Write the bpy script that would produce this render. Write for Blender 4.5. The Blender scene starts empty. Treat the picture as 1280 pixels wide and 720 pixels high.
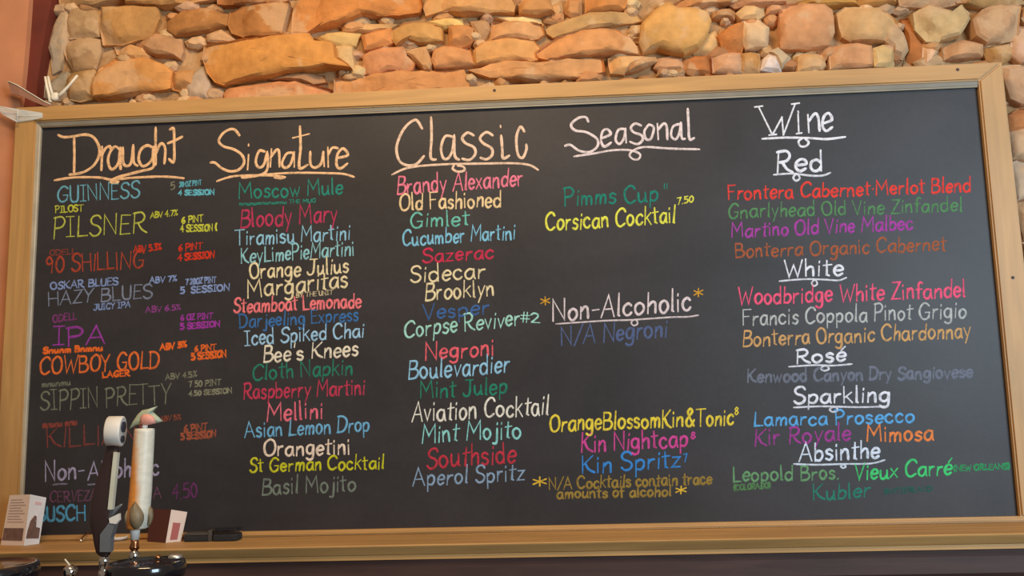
import bpy, bmesh, math, random
from mathutils import Vector, Matrix, noise
random.seed(7)
S = bpy.context.scene
COL = S.collection
# ------------------------------------------------------------------ camera
Z0 = 1.20                                  # height of the slate's lower edge above the floor
F = 1152.0                                 # focal length for a 1280 px wide frame
CAM = Vector((0.15146, -2.26394, 0.26021 + Z0))
RB = Matrix(((0.99799118, 0.03375693, 0.05361042),
             (0.0576989, -0.13485988, -0.98918332),
             (-0.02616189, 0.99028949, -0.13653671)))
cam_d = bpy.data.cameras.new('camera'); cam = bpy.data.objects.new('camera', cam_d); COL.objects.link(cam)
cam_d.sensor_width = 36; cam_d.lens = F * 36 / 1280; cam_d.clip_start = 0.05
cam.matrix_world = Matrix.Translation(CAM) @ Matrix((
    (RB[0][0], RB[0][1], RB[0][2], 0), (RB[1][0], RB[1][1], RB[1][2], 0), (RB[2][0], RB[2][1], RB[2][2], 0), (0, 0, 0, 1)))
# fix: columns of RB are the camera axes
S.camera = cam
# ------------------------------------------------------------------ world and light
world = bpy.data.worlds.new('world'); S.world = world; world.use_nodes = True
wb = world.node_tree.nodes['Background']
wb.inputs[0].default_value = (1.0, 0.80, 0.62, 1); wb.inputs[1].default_value = 0.22
def area(name, loc, target, size, size_y, power, color):
    d = bpy.data.lights.new(name, 'AREA'); d.shape = 'RECTANGLE'; d.size = size; d.size_y = size_y
    d.energy = power; d.color = color
    o = bpy.data.objects.new(name, d); COL.objects.link(o); o.location = loc
    o.rotation_euler = (Vector(target) - Vector(loc)).to_track_quat('-Z', 'Y').to_euler()
    return o
area('ceiling_lamp', (-0.25, -1.75, 3.5), (-0.1, 0.0, 2.1), 1.1, 0.4, 46, (1.0, 0.71, 0.41))
area('room_window', (2.75, -3.3, 2.1), (0.9, 0, 1.8), 1.5, 1.5, 128, (0.64, 0.84, 1.0))
S.view_settings.view_transform = 'Standard'; S.view_settings.look = 'None'
S.view_settings.gamma = 1; S.view_settings.use_curve_mapping = False
S.view_settings.exposure = 0.0

# ------------------------------------------------------------------ pixel -> place
def ray(px, py):
    return RB @ Vector(((px - 640) / F, -(py - 360) / F, -1))
def py_(px, py, y):                         # point of the plane Y = y seen at that spot of the photograph
    d = ray(px, py); s = (y - CAM.y) / d.y; return CAM + d * s
def pz_(px, py, z):
    d = ray(px, py); s = (z - CAM.z) / d.z; return CAM + d * s
def lin(c):
    return tuple((v / 255 / 12.92) if v <= 10 else ((v / 255 + .055) / 1.055) ** 2.4 for v in c)

# ------------------------------------------------------------------ materials
def new_mat(name):
    m = bpy.data.materials.new(name); m.use_nodes = True
    nt = m.node_tree; b = nt.nodes['Principled BSDF']; return m, nt, b
def N(nt, t, **kw):
    n = nt.nodes.new(t)
    for k, v in kw.items(): setattr(n, k, v)
    return n
def noise_mix(nt, src, scale, lo, hi, detail=4, stretch=None, fac=1.0, dist=0.0):
    """colour multiplied by a ramp of noise; returns the colour socket"""
    tc = N(nt, 'ShaderNodeTexCoord'); mp = N(nt, 'ShaderNodeMapping')
    nt.links.new(tc.outputs['Object'], mp.inputs[0])
    if stretch: mp.inputs['Scale'].default_value = stretch
    nz = N(nt, 'ShaderNodeTexNoise'); nz.inputs['Scale'].default_value = scale; nz.inputs['Detail'].default_value = detail
    nz.inputs['Distortion'].default_value = dist
    nt.links.new(mp.outputs[0], nz.inputs['Vector'])
    mr = N(nt, 'ShaderNodeMapRange'); mr.inputs[1].default_value = .3; mr.inputs[2].default_value = .7
    mr.inputs[3].default_value = lo; mr.inputs[4].default_value = hi
    nt.links.new(nz.outputs['Fac'], mr.inputs[0])
    mx = N(nt, 'ShaderNodeMix', data_type='RGBA', blend_type='MULTIPLY'); mx.inputs[0].default_value = fac
    nt.links.new(src, mx.inputs[6])
    cb = N(nt, 'ShaderNodeCombineColor')
    for i in range(3): nt.links.new(mr.outputs[0], cb.inputs[i])
    nt.links.new(cb.outputs[0], mx.inputs[7])
    return mx.outputs[2], nz
def plain(name, rgb, rough=.6, metal=0.0, lo=.88, hi=1.08, scale=18, coat=0, spec=.5):
    m, nt, b = new_mat(name)
    c = N(nt, 'ShaderNodeRGB'); c.outputs[0].default_value = (*lin(rgb), 1)
    s, nz = noise_mix(nt, c.outputs[0], scale, lo, hi)
    nt.links.new(s, b.inputs['Base Color'])
    b.inputs['Roughness'].default_value = rough; b.inputs['Metallic'].default_value = metal
    b.inputs['Coat Weight'].default_value = coat; b.inputs['Specular IOR Level'].default_value = spec
    return m
def bump(nt, b, scale, strength, dist=.01, detail=6, stretch=None):
    tc = N(nt, 'ShaderNodeTexCoord'); mp = N(nt, 'ShaderNodeMapping')
    if stretch: mp.inputs['Scale'].default_value = stretch
    nz = N(nt, 'ShaderNodeTexNoise'); nz.inputs['Scale'].default_value = scale; nz.inputs['Detail'].default_value = detail
    bp = N(nt, 'ShaderNodeBump'); bp.inputs['Strength'].default_value = strength; bp.inputs['Distance'].default_value = dist
    nt.links.new(tc.outputs['Object'], mp.inputs[0]); nt.links.new(mp.outputs[0], nz.inputs['Vector'])
    nt.links.new(nz.outputs['Fac'], bp.inputs['Height']); nt.links.new(bp.outputs[0], b.inputs['Normal'])
def wood(name, rgb, rough=.5, stretch=(1, 14, 14), lo=.78, hi=1.12):
    m, nt, b = new_mat(name)
    c = N(nt, 'ShaderNodeRGB'); c.outputs[0].default_value = (*lin(rgb), 1)
    s, _ = noise_mix(nt, c.outputs[0], 3.0, lo, hi, 6, stretch, 1.0, .6)
    s, _ = noise_mix(nt, s, 2.2, .9, 1.06, 2)
    nt.links.new(s, b.inputs['Base Color']); b.inputs['Roughness'].default_value = rough
    bump(nt, b, 5, .15, .003, 6, stretch)
    return m
# stone: colour of every stone kept in a colour attribute
def stone_mat():
    m, nt, b = new_mat('rubble_stone')
    a = N(nt, 'ShaderNodeAttribute', attribute_name='Col')
    s, _ = noise_mix(nt, a.outputs['Color'], 7, .80, 1.14, 5, None, 1, .5)
    s, _ = noise_mix(nt, s, 42, .88, 1.10, 4)
    tc = N(nt, 'ShaderNodeTexCoord')
    nz = N(nt, 'ShaderNodeTexNoise'); nz.inputs['Scale'].default_value = 7.5; nz.inputs['Detail'].default_value = 6; nz.inputs['Roughness'].default_value = .6
    nt.links.new(tc.outputs['Object'], nz.inputs['Vector'])
    mr = N(nt, 'ShaderNodeMapRange'); mr.inputs[1].default_value = .54; mr.inputs[2].default_value = .60; mr.inputs[4].default_value = .55
    nt.links.new(nz.outputs['Fac'], mr.inputs[0])
    mx = N(nt, 'ShaderNodeMix', data_type='RGBA'); nt.links.new(mr.outputs[0], mx.inputs[0])
    nt.links.new(s, mx.inputs[6]); mx.inputs[7].default_value = (*lin((208, 172, 132)), 1)
    nt.links.new(mx.outputs[2], b.inputs['Base Color'])
    b.inputs['Roughness'].default_value = .9; b.inputs['Specular IOR Level'].default_value = .2
    bump(nt, b, 26, .5, .012, 8)
    return m
M_STONE = stone_mat()
def board_mat():
    m, nt, b = new_mat('black_slate')
    c = N(nt, 'ShaderNodeRGB'); c.outputs[0].default_value = (*lin((50, 47, 49)), 1)
    s, _ = noise_mix(nt, c.outputs[0], 2.6, .8, 1.25, 3, (1, 1, 1.6), 1, .8)   # wiped chalk dust
    s, _ = noise_mix(nt, s, 60, .93, 1.07, 4)
    nt.links.new(s, b.inputs['Base Color']); b.inputs['Roughness'].default_value = .48
    b.inputs['Specular IOR Level'].default_value = .35
    bump(nt, b, 180, .12, .001, 3)
    return m
M_BOARD = board_mat()
M_OAK = wood('oak_frame', (192, 146, 88))
M_OAKV = wood('oak_frame_upright', (192, 146, 88), .5, (14, 14, 1))
M_LEDGE = wood('oak_ledge', (194, 148, 90), .55)
M_DARKWOOD = wood('dark_bar_wood', (70, 46, 40), .6, (1.2, 10, 10), .6, 1.2)
M_BEAD = plain('grey_bead_lit', (184, 170, 146), .4)  # lit tone of the bead moulding, light put into the colour
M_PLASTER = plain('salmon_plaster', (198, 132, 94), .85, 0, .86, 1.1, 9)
M_RED = plain('maroon_paint', (104, 40, 26), .7, 0, .8, 1.15, 12)
M_CHROME = plain('chrome', (215, 212, 208), .14, 1.0, .97, 1.02)
M_STEEL = plain('brushed_steel', (235, 232, 226), .38, 1.0, .97, 1.02)
M_BRASS = plain('copper_collar', (190, 130, 90), .22, 1.0)
M_BLACK = plain('black_enamel', (22, 22, 27), .16, 0, .9, 1.1, 10, .6)
M_HANDLE = plain('dark_handle', (52, 36, 36), .42, 0)
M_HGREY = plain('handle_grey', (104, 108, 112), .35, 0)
M_WHITE = plain('white_plastic', (226, 222, 214), .45, 0, .96, 1.03)
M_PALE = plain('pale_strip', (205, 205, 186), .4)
M_SPOT = plain('dark_blue_badge', (56, 60, 74), .4)
M_PAPER_L = plain('card_warm_lit', (226, 205, 192), .8, 0, .97, 1.02)  # warm light painted into the white card's left side
M_PAPER_R = plain('card_cool_lit', (228, 230, 238), .8, 0, .97, 1.02)  # cool light painted into the same card's right side
M_BROWNPIC = plain('card_picture', (120, 92, 84), .8, 0, .7, 1.15, 60)
M_PINK = plain('card_pink', (232, 196, 200), .8)
M_GREYTXT = plain('card_text', (200, 176, 166), .8)
M_REDBOX = plain('dark_red_card', (82, 40, 34), .6)
M_REDPANEL = plain('red_panel', (170, 92, 86), .6)
M_ERASER = plain('black_felt', (34, 33, 34), .9, 0, .7, 1.3, 60)
M_EGREY = plain('eraser_grey', (72, 66, 60), .8)
M_FINGREEN = plain('fin_green', (176, 186, 158), .5, 0, .75, 1.15, 40)
M_FINPINK = plain('fin_pink', (222, 156, 140), .5)
M_LEAF = plain('leaf_brown', (134, 116, 88), .5, 0, .75, 1.15, 60)
M_LEAFRIM = plain('leaf_rim', (190, 178, 152), .5)
M_TIE = plain('white_tie', (232, 224, 204), .5, 0, .96, 1.03)
M_STRAP = plain('brown_strap', (140, 96, 76), .5)
def clear_mat():
    m, nt, b = new_mat('clear_film')
    b.inputs['Base Color'].default_value = (.86, .95, .95, 1); b.inputs['Roughness'].default_value = .12
    b.inputs['Alpha'].default_value = .42; b.inputs['Coat Weight'].default_value = 1
    tc = N(nt, 'ShaderNodeTexCoord'); nz = N(nt, 'ShaderNodeTexNoise'); nz.inputs['Scale'].default_value = 30
    nt.links.new(tc.outputs['Object'], nz.inputs['Vector'])
    mr = N(nt, 'ShaderNodeMapRange'); mr.inputs[3].default_value = .2; mr.inputs[4].default_value = .6
    nt.links.new(nz.outputs['Fac'], mr.inputs[0]); nt.links.new(mr.outputs[0], b.inputs['Alpha'])
    return m
M_CLEAR = clear_mat()
def tapshaft_mat():
    m, nt, b = new_mat('orange_pale_shaft')  # orange on one side, blending to pale across the shaft
    tc = N(nt, 'ShaderNodeTexCoord')
    sp = N(nt, 'ShaderNodeSeparateXYZ'); nt.links.new(tc.outputs['Object'], sp.inputs[0])
    nz = N(nt, 'ShaderNodeTexNoise'); nz.inputs['Scale'].default_value = 45; nz.inputs['Detail'].default_value = 3
    nt.links.new(tc.outputs['Object'], nz.inputs['Vector'])
    mr = N(nt, 'ShaderNodeMapRange'); mr.inputs[1].default_value = -.0135; mr.inputs[2].default_value = -.002
    ad = N(nt, 'ShaderNodeMath', operation='MULTIPLY_ADD'); ad.inputs[1].default_value = .012; ad.inputs[2].default_value = -.006
    nt.links.new(nz.outputs['Fac'], ad.inputs[0])
    sm = N(nt, 'ShaderNodeMath', operation='ADD'); dt = N(nt, 'ShaderNodeVectorMath', operation='DOT_PRODUCT'); dt.inputs[1].default_value = (.87, .49, .06); nt.links.new(tc.outputs['Object'], dt.inputs[0]); nt.links.new(dt.outputs['Value'], sm.inputs[0]); nt.links.new(ad.outputs[0], sm.inputs[1])
    nt.links.new(sm.outputs[0], mr.inputs[0])
    mx = N(nt, 'ShaderNodeMix', data_type='RGBA'); nt.links.new(mr.outputs[0], mx.inputs[0])
    mx.inputs[6].default_value = (*lin((228, 146, 62)), 1); mx.inputs[7].default_value = (*lin((226, 222, 206)), 1)
    s, _ = noise_mix(nt, mx.outputs[2], 55, .86, 1.05, 3, (1, 1, 2.2))
    nt.links.new(s, b.inputs['Base Color']); b.inputs['Roughness'].default_value = .4
    return m
M_SHAFT = tapshaft_mat()
_chalk = {}
def chalk(rgb, strength):
    key = (rgb, strength)
    if key in _chalk: return _chalk[key]
    m, nt, b = new_mat('chalk_%02x%02x%02x' % rgb)
    b.inputs['Base Color'].default_value = (*lin((rgb[0], rgb[1], min(255, rgb[2] * 1.05))), 1)
    b.inputs['Roughness'].default_value = .95; b.inputs['Specular IOR Level'].default_value = .1
    tc = N(nt, 'ShaderNodeTexCoord'); nz = N(nt, 'ShaderNodeTexNoise'); nz.inputs['Scale'].default_value = 95
    nz.inputs['Detail'].default_value = 3
    nt.links.new(tc.outputs['Object'], nz.inputs['Vector'])
    mr = N(nt, 'ShaderNodeMapRange'); mr.inputs[1].default_value = .32; mr.inputs[2].default_value = .55
    mr.inputs[3].default_value = strength * .62; mr.inputs[4].default_value = strength
    nt.links.new(nz.outputs['Fac'], mr.inputs[0]); nt.links.new(mr.outputs[0], b.inputs['Alpha'])
    _chalk[key] = m
    return m

# ------------------------------------------------------------------ helpers
def obj(name, bm, mat, parent=None, smooth=False, loc=None):
    bmesh.ops.recalc_face_normals(bm, faces=bm.faces[:])
    me = bpy.data.meshes.new(name); bm.to_mesh(me); bm.free()
    for m in (mat if isinstance(mat, (list, tuple)) else [mat]): me.materials.append(m)
    if smooth:
        for p in me.polygons: p.use_smooth = True
    o = bpy.data.objects.new(name, me); COL.objects.link(o)
    if parent: 
        o.parent = parent
        o.location = -abs_loc(parent)
    if loc is not None:                       # move the origin to loc without moving the mesh
        me.transform(Matrix.Translation(-Vector(loc))); o.location = o.location + Vector(loc)
    return o
def abs_loc(o):
    v = o.location.copy()
    while o.parent: o = o.parent; v += o.location
    return v
def empty(name, loc):
    o = bpy.data.objects.new(name, None); COL.objects.link(o); o.location = loc; o.empty_display_size = .05; return o
def tag(o, label=None, cat=None, group=None, kind=None):
    if label: o['label'] = label
    if cat: o['category'] = cat
    if group: o['group'] = group
    if kind: o['kind'] = kind
    return o
def box(bm, x0, x1, y0, y1, z0, z1, mi=0, bev=0):
    vs = [bm.verts.new((x, y, z)) for x in (x0, x1) for y in (y0, y1) for z in (z0, z1)]
    fs = []
    for q in ((0, 1, 3, 2), (4, 6, 7, 5), (0, 4, 5, 1), (2, 3, 7, 6), (0, 2, 6, 4), (1, 5, 7, 3)):
        f = bm.faces.new([vs[i] for i in q]); f.material_index = mi; fs.append(f)
    if bev:
        es = list({e for f in fs for e in f.edges})
        bmesh.ops.bevel(bm, geom=es, offset=bev, segments=2, affect='EDGES', profile=.5)
def prism(bm, front, back, mi=0):
    """two matching rings of points joined into a closed solid"""
    a = [bm.verts.new(p) for p in front]; b = [bm.verts.new(p) for p in back]
    n = len(a)
    for q in (a, list(reversed(b))):
        f = bm.faces.new(q); f.material_index = mi
    for i in range(n):
        f = bm.faces.new((a[i], b[i], b[(i + 1) % n], a[(i + 1) % n])); f.material_index = mi
def rings(bm, rs, cap=True, mi=0):
    """loft a list of rings (same point count)"""
    vr = [[bm.verts.new(p) for p in r] for r in rs]
    n = len(vr[0])
    for a, b in zip(vr, vr[1:]):
        for i in range(n):
            f = bm.faces.new((a[i], a[(i + 1) % n], b[(i + 1) % n], b[i])); f.material_index = mi; f.smooth = True
    if cap:
        f = bm.faces.new(list(reversed(vr[0]))); f.material_index = mi
        f = bm.faces.new(vr[-1]); f.material_index = mi
def circle(c, r, ax, n=24, ry=None):
    ax = Vector(ax).normalized(); u = ax.orthogonal().normalized() if abs(ax.z) < .9 else Vector((1, 0, 0))
    u = (u - ax * u.dot(ax)).normalized(); v = ax.cross(u)
    return [c + u * (r * math.cos(2 * math.pi * i / n)) + v * ((ry or r) * math.sin(2 * math.pi * i / n)) for i in range(n)]
def tube(bm, pts, r, n=8, mi=0):
    rs = []
    for i, p in enumerate(pts):
        t = (pts[min(i + 1, len(pts) - 1)] - pts[max(i - 1, 0)]).normalized()
        u = Vector((0, 1, 0)) - t * t.y
        u = u.normalized(); v = t.cross(u)
        rr = r[i] if isinstance(r, (list, tuple)) else r
        rs.append([p + u * rr * math.cos(2 * math.pi * k / n) + v * rr * math.sin(2 * math.pi * k / n) for k in range(n)])
    rings(bm, rs, True, mi)
def catmull(pts, sub=6):
    if len(pts) < 3: return pts
    out = []
    P = [pts[0]] + list(pts) + [pts[-1]]
    for i in range(1, len(P) - 2):
        p0, p1, p2, p3 = P[i - 1], P[i], P[i + 1], P[i + 2]
        for k in range(sub):
            t = k / sub
            out.append(tuple(.5 * (2 * b + (c - a) * t + (2 * a - 5 * b + 4 * c - d) * t * t + (3 * b - a - 3 * c + d) * t ** 3)
                             for a, b, c, d in zip(p0, p1, p2, p3)))
    out.append(tuple(pts[-1]))
    return out

# ================================================================== SETTING: rubble wall
WALL_Y = 0.075                              # mortar plane; stones stand proud of it
STONE_Y = 0.035
A = (40, 0, 5.538); B = (240, 0, 6); C = (430, 0, 6); D = (620, 0, 6); E_ = (820, 0, 6); G = (1000, 0, 4.5); R_ = (1180, 120, 2.4); P1 = (0, 0, 1)
# view, outline, colour (light or shade painted in where noted), how far it stands proud (m)
STONES = [
 (A, [(240,25),(435,40),(425,140),(420,215),(300,222),(225,232),(205,120)], (168,132,92), .018),
 (A, [(470,40),(640,32),(840,38),(850,110),(800,232),(700,245),(600,278),(470,283),(455,150)], (186,140,74), .034),
 ((0,0,4), [(830,90),(900,42),(1010,30),(1120,55),(1110,110),(1010,138),(870,165),(822,135)], (176,112,56), .034),
 (A, [(180,240),(300,232),(425,250),(428,330),(400,448),(250,468),(190,330)], (150,118,84), .02),
 (A, [(545,300),(640,285),(720,310),(790,365),(700,388),(565,350)], (196,142,90), .024),
 (A, [(830,215),(920,245),(1000,250),(1010,330),(990,378),(800,345),(700,285)], (196,144,100), .03),
 (A, [(440,480),(560,400),(740,385),(900,440),(945,480),(930,590),(700,622),(560,655),(420,665),(405,600)], (212,142,76), .045),
 (A, [(962,480),(1090,470),(1080,560),(1000,600),(952,590)], (198,136,80), .025),
 (A, [(225,480),(390,460),(405,490),(400,600),(390,655),(300,675),(230,660),(210,580)], (160,118,66), .03),
 (A, [(170,480),(215,470),(220,640),(140,660),(40,640),(50,560)], (150,140,124), .012),
 (A, [(170,20),(220,20),(200,230),(180,330),(150,440),(95,470),(80,300),(110,150)], (156,146,128), .01),
 (A, [(1000,590),(1090,480),(1180,400),(1200,560),(1190,660),(1050,650)], (178,160,140), .012),
 (B, [(275,70),(420,20),(560,10),(690,5),(710,20),(680,130),(660,240),(500,255),(380,250),(290,222),(258,160)], (172,106,52), .04),
 (B, [(90,240),(190,200),(280,260),(285,300),(100,290)], (206,160,112), .02),
 (P1, [(366,12),(376,-8),(440,-16),(520,-14),(525,4),(522,12),(496,16),(450,15),(420,27),(395,32),(380,39),(364,38)], (208,126,58), .05),
 (B, [(90,330),(380,280),(560,262),(860,243),(900,300),(1040,310),(1060,430),(1180,500),(1000,488),(860,518),(700,528),(540,560),(380,590),(240,622),(170,600),(110,530),(75,420)], (202,132,62), .056),
 (B, [(900,250),(1000,225),(1100,215),(1250,208),(1200,310),(1130,330),(1040,312)], (214,178,112), .02),
 (B, [(1065,330),(1190,340),(1200,520),(1170,490),(1070,420)], (204,170,116), .03),
 (B, [(540,570),(720,537),(960,540),(980,590),(880,604),(780,585)], (160,120,84), .03),
 (B, [(220,690),(250,640),(520,612),(760,592),(860,612),(1030,650),(1020,720),(600,740),(240,760)], (214,138,88), .03),
 (C, [(-80,570),(60,548),(300,535),(560,512),(880,500),(905,560),(930,640),(600,700),(100,720),(-80,720)], (206,142,86), .036),
 (C, [(600,40),(640,-60),(900,-90),(1220,-60),(1275,0),(1260,70),(1000,80),(740,68),(620,100)], (206,150,94), .05),
 (C, [(20,190),(130,150),(270,150),(380,150),(320,185),(120,205)], (222,176,110), .012),  # lit stone ledge, its brightness painted as a flush strip
 (C, [(590,130),(750,108),(890,105),(935,140),(880,170),(700,172)], (240,190,110), .014),  # strip coloured bright for the light on a ledge top
 (C, [(122,245),(230,215),(335,190),(345,290),(280,318),(150,358)], (206,136,68), .034),
 (C, [(355,210),(450,165),(600,150),(720,180),(722,280),(560,298),(480,272),(390,308),(360,270)], (204,146,84), .036),
 (C, [(785,185),(900,172),(950,190),(955,270),(920,308),(785,318)], (208,134,72), .032),
 (C, [(140,390),(300,352),(430,338),(450,400),(512,450),(490,500),(320,502),(250,538),(150,533)], (206,144,90), .034),
 (C, [(450,360),(600,332),(625,400),(652,455),(630,500),(590,500),(520,430)], (202,150,96), .03),
 (C, [(672,360),(740,332),(930,332),(968,458),(800,482),(680,488),(655,440)], (206,142,84), .034),
 (C, [(940,130),(1060,120),(1110,200),(1110,290),(1020,292),(980,210)], (168,136,96), .012),
 (P1, [(592,60),(602,51),(622,47),(645,45),(663,45),(673,56),(670,70),(640,72),(612,75),(593,77)], (206,144,86), .034),
 (P1, [(616,24),(640,23),(675,26),(679,38),(670,44),(620,46),(613,48)], (204,150,98), .036),
 (D, [(-10,110),(200,98),(410,105),(415,130),(340,150),(100,142)], (244,206,140), .016),  # light on the upper ledge put into this strip's colour
 (P1, [(586,84),(602,82),(620,74),(640,75),(670,78),(712,71),(752,70),(755,86),(722,93),(680,96),(640,96),(614,93)], (212,152,98), .042),
 (D, [(170,-30),(280,-50),(390,-20),(430,78),(300,95),(182,85)], (184,132,70), .042),
 (D, [(400,20),(480,-10),(500,60),(470,110),(435,80)], (204,158,104), .02),
 (D, [(540,-30),(640,-20),(635,100),(560,110),(522,80)], (198,138,82), .03),
 (D, [(680,-40),(820,-60),(1000,-30),(950,40),(780,70),(682,70)], (206,128,64), .044),
 (D, [(375,175),(520,130),(700,82),(860,72),(1030,62),(1088,130),(900,160),(740,188),(520,238),(440,250),(392,222)], (198,152,98), .032),
 (D, [(310,370),(380,320),(470,270),(620,218),(780,202),(900,207),(990,260),(1048,330),(1058,385),(860,380),(700,400),(450,428),(325,410)], (212,144,88), .046),
 (D, [(855,412),(1000,405),(1170,402),(1010,470),(970,522),(872,520)], (228,180,118), .03),
 (D, [(1000,465),(1110,420),(1190,410),(1205,440),(1080,492),(985,520)], (204,150,100), .036),
 (P1, [(801,50),(803,30),(820,12),(836,3),(848,10),(864,9),(884,14),(888,25),(882,45),(872,58),(855,65),(840,62),(825,57),(806,63)], (214,152,84), .06),
 (E_, [(440,70),(560,42),(600,70),(590,118),(440,110)], (180,124,72), .03),
 (E_, [(610,80),(680,30),(850,38),(840,75),(760,118),(650,123)], (216,174,124), .036),
 (E_, [(850,20),(960,20),(955,70),(850,78)], (206,150,104), .03),
 (E_, [(485,250),(560,190),(660,150),(680,260),(650,365),(520,375)], (196,118,56), .04),
 (E_, [(660,150),(780,140),(850,200),(840,330),(760,335),(690,345),(655,280)], (222,190,146), .044),
 (E_, [(225,420),(300,400),(390,395),(428,440),(438,520),(300,533),(218,500)], (172,100,48), .02),
 (E_, [(440,400),(530,385),(640,388),(650,520),(540,530),(448,518)], (212,164,122), .036),
 (E_, [(645,390),(780,385),(790,460),(780,525),(655,522)], (200,136,72), .034),
 (E_, [(795,510),(820,430),(860,390),(910,410),(950,515),(880,520)], (240,228,226), .034),
 (E_, [(860,372),(930,340),(1020,410),(985,460),(950,490),(905,400)], (198,176,146), .03),
 (E_, [(330,250),(380,235),(450,200),(480,260),(500,365),(440,380),(300,370)], (212,166,112), .014),
 (E_, [(20,420),(120,400),(210,400),(205,490),(60,500),(0,480)], (202,156,112), .02),
 (P1, [(978,6),(1000,4),(1030,5),(1040,12),(1043,38),(1036,54),(1012,58),(979,57)], (204,150,98), .056),
 (P1, [(1001,67),(1030,59),(1034,78),(1028,84),(1000,87)], (204,158,108), .03),
 (E_, [(130,30),(210,-30),(560,-40),(560,10),(300,25),(200,38)], (196,130,78), .04),
 (E_, [(560,10),(700,-40),(980,-40),(975,12),(800,22),(610,40)], (200,136,96), .045),
 (P1, [(1000,-2),(1030,-8),(1070,-8),(1074,2),(1040,3),(1002,2)], (180,128,60), .03),
 (P1, [(1076,1),(1080,-10),(1120,-10),(1122,0),(1100,3)], (176,118,60), .03),
 (G, [(225,60),(270,30),(460,32),(540,90),(570,160),(480,212),(300,214),(258,190)], (206,156,110), .044),
 (G, [(500,100),(560,130),(590,175),(622,260),(592,308),(545,290),(540,255),(490,215)], (196,160,124), .03),
 (G, [(182,250),(330,236),(408,250),(410,362),(300,372),(190,370)], (208,148,104), .04),
 (G, [(418,262),(480,242),(540,262),(542,348),(520,360),(432,360)], (212,184,126), .03),
 (G, [(600,80),(640,75),(690,190),(720,235),(712,350),(610,345),(640,220)], (170,98,44), .004),  # recess between stones, its shade put into the colour
 (G, [(660,60),(740,20),(860,60),(915,20),(958,100),(900,190),(800,212),(730,212),(670,150)], (208,170,124), .044),
 (G, [(975,110),(1040,50),(1150,12),(1255,25),(1240,110),(1230,205),(1060,233),(1000,195)], (184,144,104), .05),
 (G, [(830,245),(930,212),(1040,240),(1042,298),(880,315),(840,318)], (196,146,100), .034),
 (G, [(722,238),(780,232),(795,265),(760,330),(722,352)], (224,186,146), .02),
 (G, [(1060,250),(1200,225),(1215,300),(1160,340),(1085,310)], (182,126,66), .022),
 (G, [(1212,190),(1262,140),(1330,150),(1330,330),(1262,335),(1220,300)], (216,172,146), .04),
 (G, [(1160,365),(1262,358),(1340,370),(1330,560),(1262,570),(1200,540),(1172,460)], (206,166,128), .04),
 (G, [(1190,640),(1262,600),(1330,600),(1340,720),(1200,720)], (180,110,66), .026),
 (R_, [(205,95),(240,88),(290,95),(290,185),(240,182),(208,185)], (204,164,132), .04),
 (R_, [(207,200),(240,190),(290,195),(290,300),(240,305),(222,312)], (210,186,160), .042),
 (R_, [(226,322),(250,312),(290,310),(290,420),(244,425)], (200,156,116), .04),
 (R_, [(243,440),(290,430),(290,560),(258,560)], (196,150,110), .04),
 (P1, [(62,-40),(120,-45),(150,-8),(110,2),(70,1)], (170,130,84), .03),
 (P1, [(158,-44),(250,-40),(262,-6),(200,4),(156,2)], (184,130,74), .04),
 (P1, [(268,-40),(350,-40),(356,-4),(310,0),(270,0)], (170,106,54), .04),
 (P1, [(1124,-40),(1180,-40),(1212,-4),(1180,4),(1130,2)], (204,160,118), .04),
 (P1, [(1220,-40),(1290,-40),(1290,0),(1230,4),(1214,0)], (176,130,80), .04),
]
def in_poly(p, poly):
    c = False
    for i in range(len(poly)):
        x1, y1 = poly[i]; x2, y2 = poly[i - 1]
        if (y1 > p[1]) != (y2 > p[1]) and p[0] < (x2 - x1) * (p[1] - y1) / (y2 - y1) + x1: c = not c
    return c
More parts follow.
